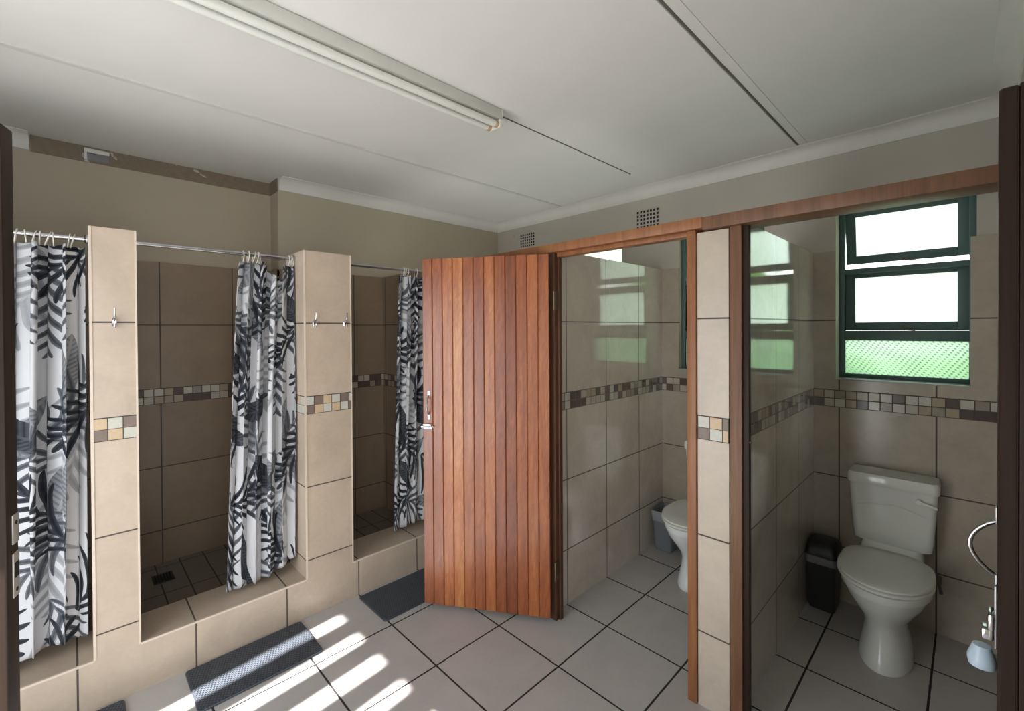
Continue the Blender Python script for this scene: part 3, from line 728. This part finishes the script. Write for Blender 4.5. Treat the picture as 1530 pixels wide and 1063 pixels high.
# ------------------------------------------------------------------ toilets (local: wall at y=0, front towards -y)
def toilet(loc, label, m):
    T = empty('toilet', loc); tag(T, label, 'toilet', 'white close-coupled toilets')
    rings = [egg(.098, -.545, -.150, 0.0, k=.45), egg(.100, -.548, -.150, .012, k=.45), egg(.094, -.535, -.155, .05, k=.45), egg(.082, -.512, -.165, .12, k=.45),
             egg(.078, -.508, -.165, .17, k=.45), egg(.090, -.530, -.150, .215, k=.45), egg(.118, -.572, -.135, .265, k=.45), egg(.146, -.612, -.12, .315, k=.46),
             egg(.163, -.632, -.11, .355, k=.47), egg(.168, -.636, -.10, .362, k=.47), egg(.171, -.638, -.09, .392, k=.47), egg(.162, -.625, -.10, .398, k=.47)]
    mb = MB().loft(rings)
    mb.loft([rrect(.10, .10, .30, 6, .05, 0, -.135), rrect(.118, .112, .36, 6, .05, 0, -.13), rrect(.125, .118, .40, 6, .05, 0, -.128), rrect(.118, .09, .43, 6, .045, 0, -.10), rrect(.115, .08, .452, 6, .04, 0, -.092)])
    mb.build('pan', m, T, smooth=50)
    s0 = [egg(.168, -.640, -.205, .3985, pb=3.2, k=.50), egg(.175, -.648, -.200, .404, pb=3.2, k=.50), egg(.175, -.648, -.200, .412, pb=3.2, k=.50), egg(.170, -.642, -.203, .4165, pb=3.2, k=.50)]
    MB().loft(s0).build('seat', M_seat, T, smooth=50)
    l0 = [egg(.168, -.640, -.195, .4175, pb=3.4, k=.5), egg(.174, -.647, -.192, .422, pb=3.4, k=.5), egg(.173, -.646, -.192, .429, pb=3.4, k=.5), egg(.160, -.630, -.20, .4345, pb=3.2, k=.5), egg(.10, -.54, -.26, .438, pb=2.6, k=.5), egg(.02, -.43, -.36, .439, k=.5)]
    MB().loft(l0).build('lid', M_seat, T, smooth=60)
    c = [rrect(.138, .070, .445, 7, .035, 0, -.084), rrect(.152, .078, .452, 7, .035, 0, -.083), rrect(.158, .080, .50, 7, .033, 0, -.083), rrect(.172, .083, .742, 7, .028, 0, -.085)]
    cs = MB().loft(c)
    cs.build('cistern', m, T, smooth=50)
    arc = [(-.135+.27*k/20, -.1655-.001*math.sin(PI*k/20), .628+.030*math.sin(PI*k/20)) for k in range(21)]
    MB().tube(arc, .0035, 6).build('embossed_line', m, [o for o in T.children if o.name.startswith('cistern')][0])
    c = [rrect(.176, .088, .743, 7, .03, 0, -.0885), rrect(.180, .089, .752, 7, .03, 0, -.0892), rrect(.180, .089, .785, 7, .03, 0, -.0892), rrect(.172, .082, .799, 7, .028, 0, -.0892), rrect(.10, .03, .803, 7, .015, 0, -.0892)]
    MB().loft(c).build('cistern_lid', m, T, smooth=50)
    lv = MB().lathe([(.0, -.190), (.011, -.190), (.013, -.186), (.013, -.168), (.0, -.166)], (.105, 0, .705), 16, axis='Y')
    lv.loft([[(.105+t, -.184-.004*math.sin(a), .705-.25*t+(.0085-.04*t)*math.cos(a)) for a in [2*PI*k/10 for k in range(10)]] for t in (.0, .02, .045, .062, .066)])
    lv.build('flush_lever', M_lever, T)
    hs = MB().tube([(.178, -.03, .300), (.150, -.04, .33), (.12, -.05, .36), (.105, -.055, .40), (.102, -.055, .45)], .007, 10)
    hs.tube([(.168, .0, .29), (.168, -.04, .29)], .009, 10).tube([(.168, -.038, .275), (.168, -.038, .315)], .014, 12).tube([(.168, -.04, .28), (.178, -.055, .255), (.18, -.055, .235)], .007, 8)
    hs.build('supply_valve', M_hose, T)
    return T
toilet((-.278, YB-.003, 0), 'white toilet with closed lid below the bright window in the right cubicle', M_porc)
toilet((-1.168, YB-.003, 0), 'white toilet half hidden by the door frame of the first cubicle', M_porc_b)

# ------------------------------------------------------------------ waste bins
B = empty('waste_bin', (-.568, 3.035, 0)); tag(B, 'charcoal waste bin with black lid and bag beside the right toilet', 'bin', 'small bathroom bins')
b = MB().loft([rrect(.058, .072, .001, 6, .02), rrect(.062, .080, .02, 6, .02), rrect(.068, .096, .285, 6, .022), rrect(.0695, .098, .29, 6, .022)]).build('bin_body', M_bin_d, B, smooth=50)
MB().loft([rrect(.0705, .101, .262+.0, 6, .022), rrect(.0715, .102, .272, 6, .022), rrect(.071, .101, .300, 6, .022), rrect(.066, .09, .312, 6, .022)], cap0=False, cap1=False).build('bag_liner', M_liner, B, smooth=50)
rg = []
for k in range(9):
    a = PI*k/8*.5
    rg.append(rrect(.071*math.cos(a)**.35 if k < 8 else .03, .103*math.cos(a)**.5 if k < 8 else .02, .302+.075*math.sin(a), 6, .024))
MB().loft(rg).build('swing_lid', M_bin_k, B, smooth=60)
B = empty('waste_bin', (-1.490, 3.035, 0)); tag(B, 'open blue-grey waste bin in the corner beside the first toilet', 'bin', 'small bathroom bins')
MB().loft([rrect(.058, .074, .001, 6, .022), rrect(.062, .080, .012, 6, .022), rrect(.072, .096, .262, 6, .024), rrect(.076, .100, .268, 6, .024), rrect(.076, .100, .275, 6, .024), rrect(.070, .094, .275, 6, .022), rrect(.060, .078, .02, 6, .02)]).build('bin_body', M_bin_g, B, smooth=50)
ln = []
for z_, g_ in ((.215, .0745), (.255, .0785), (.279, .078), (.280, .070), (.2, .066)):
    ring = rrect(g_, g_+.024, z_, 6, .024)
    ln.append([(x, y, z+random.uniform(-.008, .008)*(1 if z_ < .25 else .3)) for x, y, z in ring])
MB().loft(ln, cap0=False, cap1=False).build('bag_liner', M_liner_l, B, smooth=60)

# ------------------------------------------------------------------ ceiling lamp
L = empty('fluorescent_lamp', (-1.618, .0, ZC)); tag(L, 'long twin-tube fluorescent batten on the ceiling', 'ceiling lamp')
MB().box(-.042, .042, 0, 1.515, -.052, -.0005, bev=.006).build('batten_body', M_batten, L)
for x_ in (-.030, .022):
    t_ = MB().tube([(x_, .02, -.074), (x_, 1.488, -.074)], .0165, 16).build('tube', M_tube, L)
    for y_ in (.012, 1.488):
        MB().tube([(x_, y_-.008, -.074), (x_, y_+.010, -.074)], .0175, 16).build('tube_cap', M_burnt if y_ > 1 else M_batten, t_)
for y_ in (-.003, 1.4985):
    MB().box(-.044, .044, y_, y_+.018, -.093, -.0525, bev=.003).box(-.0425, .0425, y_+.0165, y_+.0215, -.0524, -.001, bev=.001).build('lamp_holder', M_ring if y_ > 1 else M_batten, L)

# ------------------------------------------------------------------ air vents, nail, cable plate, corner marks
def vent(x0, x1, z0, z1, label):
    V = empty('air_vent', ((x0+x1)/2, YB+.0148, (z0+z1)/2)); tag(V, label, 'air vent', 'air bricks in the back wall')
    w, h = x1-x0, z1-z0
    MB().box(-w/2, w/2, -.004, -.0003, -h/2, h/2, bev=.001).build('plate', M_wall2, V)
    nx, nz = 7, 5; mb = MB()
    for i in range(nx):
        for j in range(nz):
            cx = -w/2+w*(i+.5)/nx; cz = -h/2+h*(j+.5)/nz
            mb.box(cx-w/nx*.29, cx+w/nx*.29, -.0052, -.0041, cz-h/nz*.30, cz+h/nz*.30)
    mb.build('hole_grid', M_black, V, smooth=0)
vent(-3.045, -2.853, 2.345, 2.478, 'small square-holed air vent near the room corner')
vent(-1.795, -1.607, 2.320, 2.465, 'small square-holed air vent above the first doorway')
N = MB().lathe([(.0, 0), (.004, 0), (.004, -.012), (.0, -.013)], (-3.13, YB+.0146, 2.475), 8, axis='Y').box(-3.135, -3.125, YB+.0135, YB+.0145, 2.46, 2.495).build('wall_nail', M_burnt)
tag(N, 'small rusty nail in the back wall by the corner vent', 'nail')
P = empty('cable_box', (XL+.0062, .118, 2.583)); tag(P, 'small white plastic bracket on the bare plaster strip', 'bracket')
MB().box(.0, .012, -.055, .055, .012, .034, bev=.002).box(0, .012, -.055, -.042, -.03, .012, bev=.002).build('shell', M_cornice, P)
MB().box(0, .004, -.041, .055, -.03, .0118, bev=.001).build('inner_flap', plain('grey_flap', (.20, .20, .21), .6), P)

# ------------------------------------------------------------------ outside
g = MB().box(-30, 30, YB+.3, 40, -.35, -.3).build('ground', M_lawn, smooth=0); g.name = 'ground_lawn'; struct(g, 'green lawn outside the toilet windows', 'lawn')
g = MB().box(-30, 30, -20, YF-.25, -.35, -.1).build('ground_paving', M_paving, smooth=0); struct(g, 'pale paving outside the entrance', 'paving')
def bush(name, cx, cy, rx, ry, h, n, label, seed):
    rnd = random.Random(seed); mb = MB()
    for k in range(n):
        a = rnd.uniform(0, 2*PI); u = rnd.random(); r = .55+.45*rnd.random()**.5
        z = -.3+h*u; k2 = math.sqrt(max(.05, 1-(u*1.0)**3))
        x = cx+rx*r*k2*math.cos(a); y = cy+ry*r*k2*math.sin(a)
        s = rnd.uniform(.06, .16); q = rnd.uniform(0, 2*PI); tl = rnd.uniform(-.9, .9)
        dx, dy = Vector((math.cos(q), math.sin(q)*math.cos(tl), math.sin(tl))), Vector((-math.sin(q), math.cos(q), rnd.uniform(-.5, .5)))
        p = Vector((x, y, z)); mb.face([p-dx*s, p-dy*s*.45, p+dx*s, p+dy*s*.45])
    o = mb.build(name, M_leaf, smooth=0); return tag(o, label, 'shrub')
bush('garden_shrub', 3.2, 8.2, 3.0, 1.2, 4.2, 5200, 'tall green shrub outside, glimpsed through the tilted window', 1)
bush('garden_hedge', -4.6, 9.0, 4.2, .8, 1.75, 3600, 'low green hedge outside beyond the lawn', 2)
# barred entrance gate (behind the viewer): vertical slats that cast the sun stripes
gate = empty('door_4', (0, 0, 0)); struct(gate, 'slatted entrance gate behind the viewer', 'gate')
mb = MB(); k = 0
x = -2.297
SL = []
while x < G1-.05: SL.append(max(x, G0+.001)); x += .2127
for x in SL:
    MB().box(max(G0+.001, x), min(x+.133, G1-.001), YF-.198, YF-.165, 0, GZ-.001, bev=.002).build('slat', M_gate, gate)

# ------------------------------------------------------------------ light
def area(name, loc, rot, sx, sy, power, col):
    l = bpy.data.lights.new(name, 'AREA'); l.shape = 'RECTANGLE'; l.size = sx; l.size_y = sy; l.energy = power; l.color = col
    o = bpy.data.objects.new(name, l); COL.objects.link(o); o.location = loc; o.rotation_euler = rot; return o
sd_ = Vector((-.107, 1, -.925)).normalized()
s = bpy.data.lights.new('sun', 'SUN'); s.energy = 42.0; s.angle = math.radians(.9); s.color = (1, .97, .93)
so = bpy.data.objects.new('sun', s); COL.objects.link(so); so.rotation_euler = sd_.to_track_quat('-Z', 'Y').to_euler()
area('entrance_skylight', ((G0+G1)/2, YF+.02, 1.05), (math.radians(101), 0, 0), G1-G0-.05, 1.85, 30, (.88, .95, 1.0))
area('side_fill_light', (XW+.02, -.2, 1.15), (math.radians(90), 0, math.radians(90)), 1.05, 1.8, 4, (.95, .98, 1.0))  # added fill lamp for the pillar fronts; its doorway is unseen and assumed
wd = bpy.data.worlds.new('World'); SC.world = wd; wd.use_nodes = True
nt = wd.node_tree; nt.nodes.clear()
out = nt.nodes.new('ShaderNodeOutputWorld'); bg = nt.nodes.new('ShaderNodeBackground')
tc = nt.nodes.new('ShaderNodeTexCoord'); sp_ = nt.nodes.new('ShaderNodeSeparateXYZ'); rp = nt.nodes.new('ShaderNodeValToRGB')
nt.links.new(tc.outputs['Generated'], sp_.inputs[0]); nt.links.new(sp_.outputs[2], rp.inputs[0])
e = rp.color_ramp.elements; e[0].position = 0.0; e[0].color = (1, 1, .99, 1); e[1].position = .6; e[1].color = (.78, .88, 1.0, 1)
nt.links.new(rp.outputs[0], bg.inputs[0]); bg.inputs[1].default_value = 3.2
nt.links.new(bg.outputs[0], out.inputs[0])

# ------------------------------------------------------------------ camera
fpx, yaw, pitch, roll, cz, cx_, cy_ = 671.16, .8042, -.0078, -.0060, 1.5629, 752.82, 496.82
fw = Vector((-math.sin(yaw)*math.cos(pitch), math.cos(yaw)*math.cos(pitch), math.sin(pitch)))
rt = Vector((math.cos(yaw), math.sin(yaw), 0)); up = rt.cross(fw)
rt, up = rt*math.cos(roll)+up*math.sin(roll), -rt*math.sin(roll)+up*math.cos(roll)
cam = bpy.data.cameras.new('camera'); co = bpy.data.objects.new('camera', cam); COL.objects.link(co)
Rm = Matrix((rt, up, -fw)).transposed().to_4x4()
co.matrix_world = Matrix.Translation((0, 0, cz)) @ Rm
cam.sensor_width = 36; cam.sensor_fit = 'HORIZONTAL'; cam.lens = fpx/1530*36
cam.shift_x = (765-cx_)/1530; cam.shift_y = (cy_-531.5)/1530; cam.clip_start = .02
SC.camera = co
SC.view_settings.view_transform = 'Standard'; SC.view_settings.look = 'None'; SC.view_settings.exposure = 0.0; SC.view_settings.gamma = 1.0
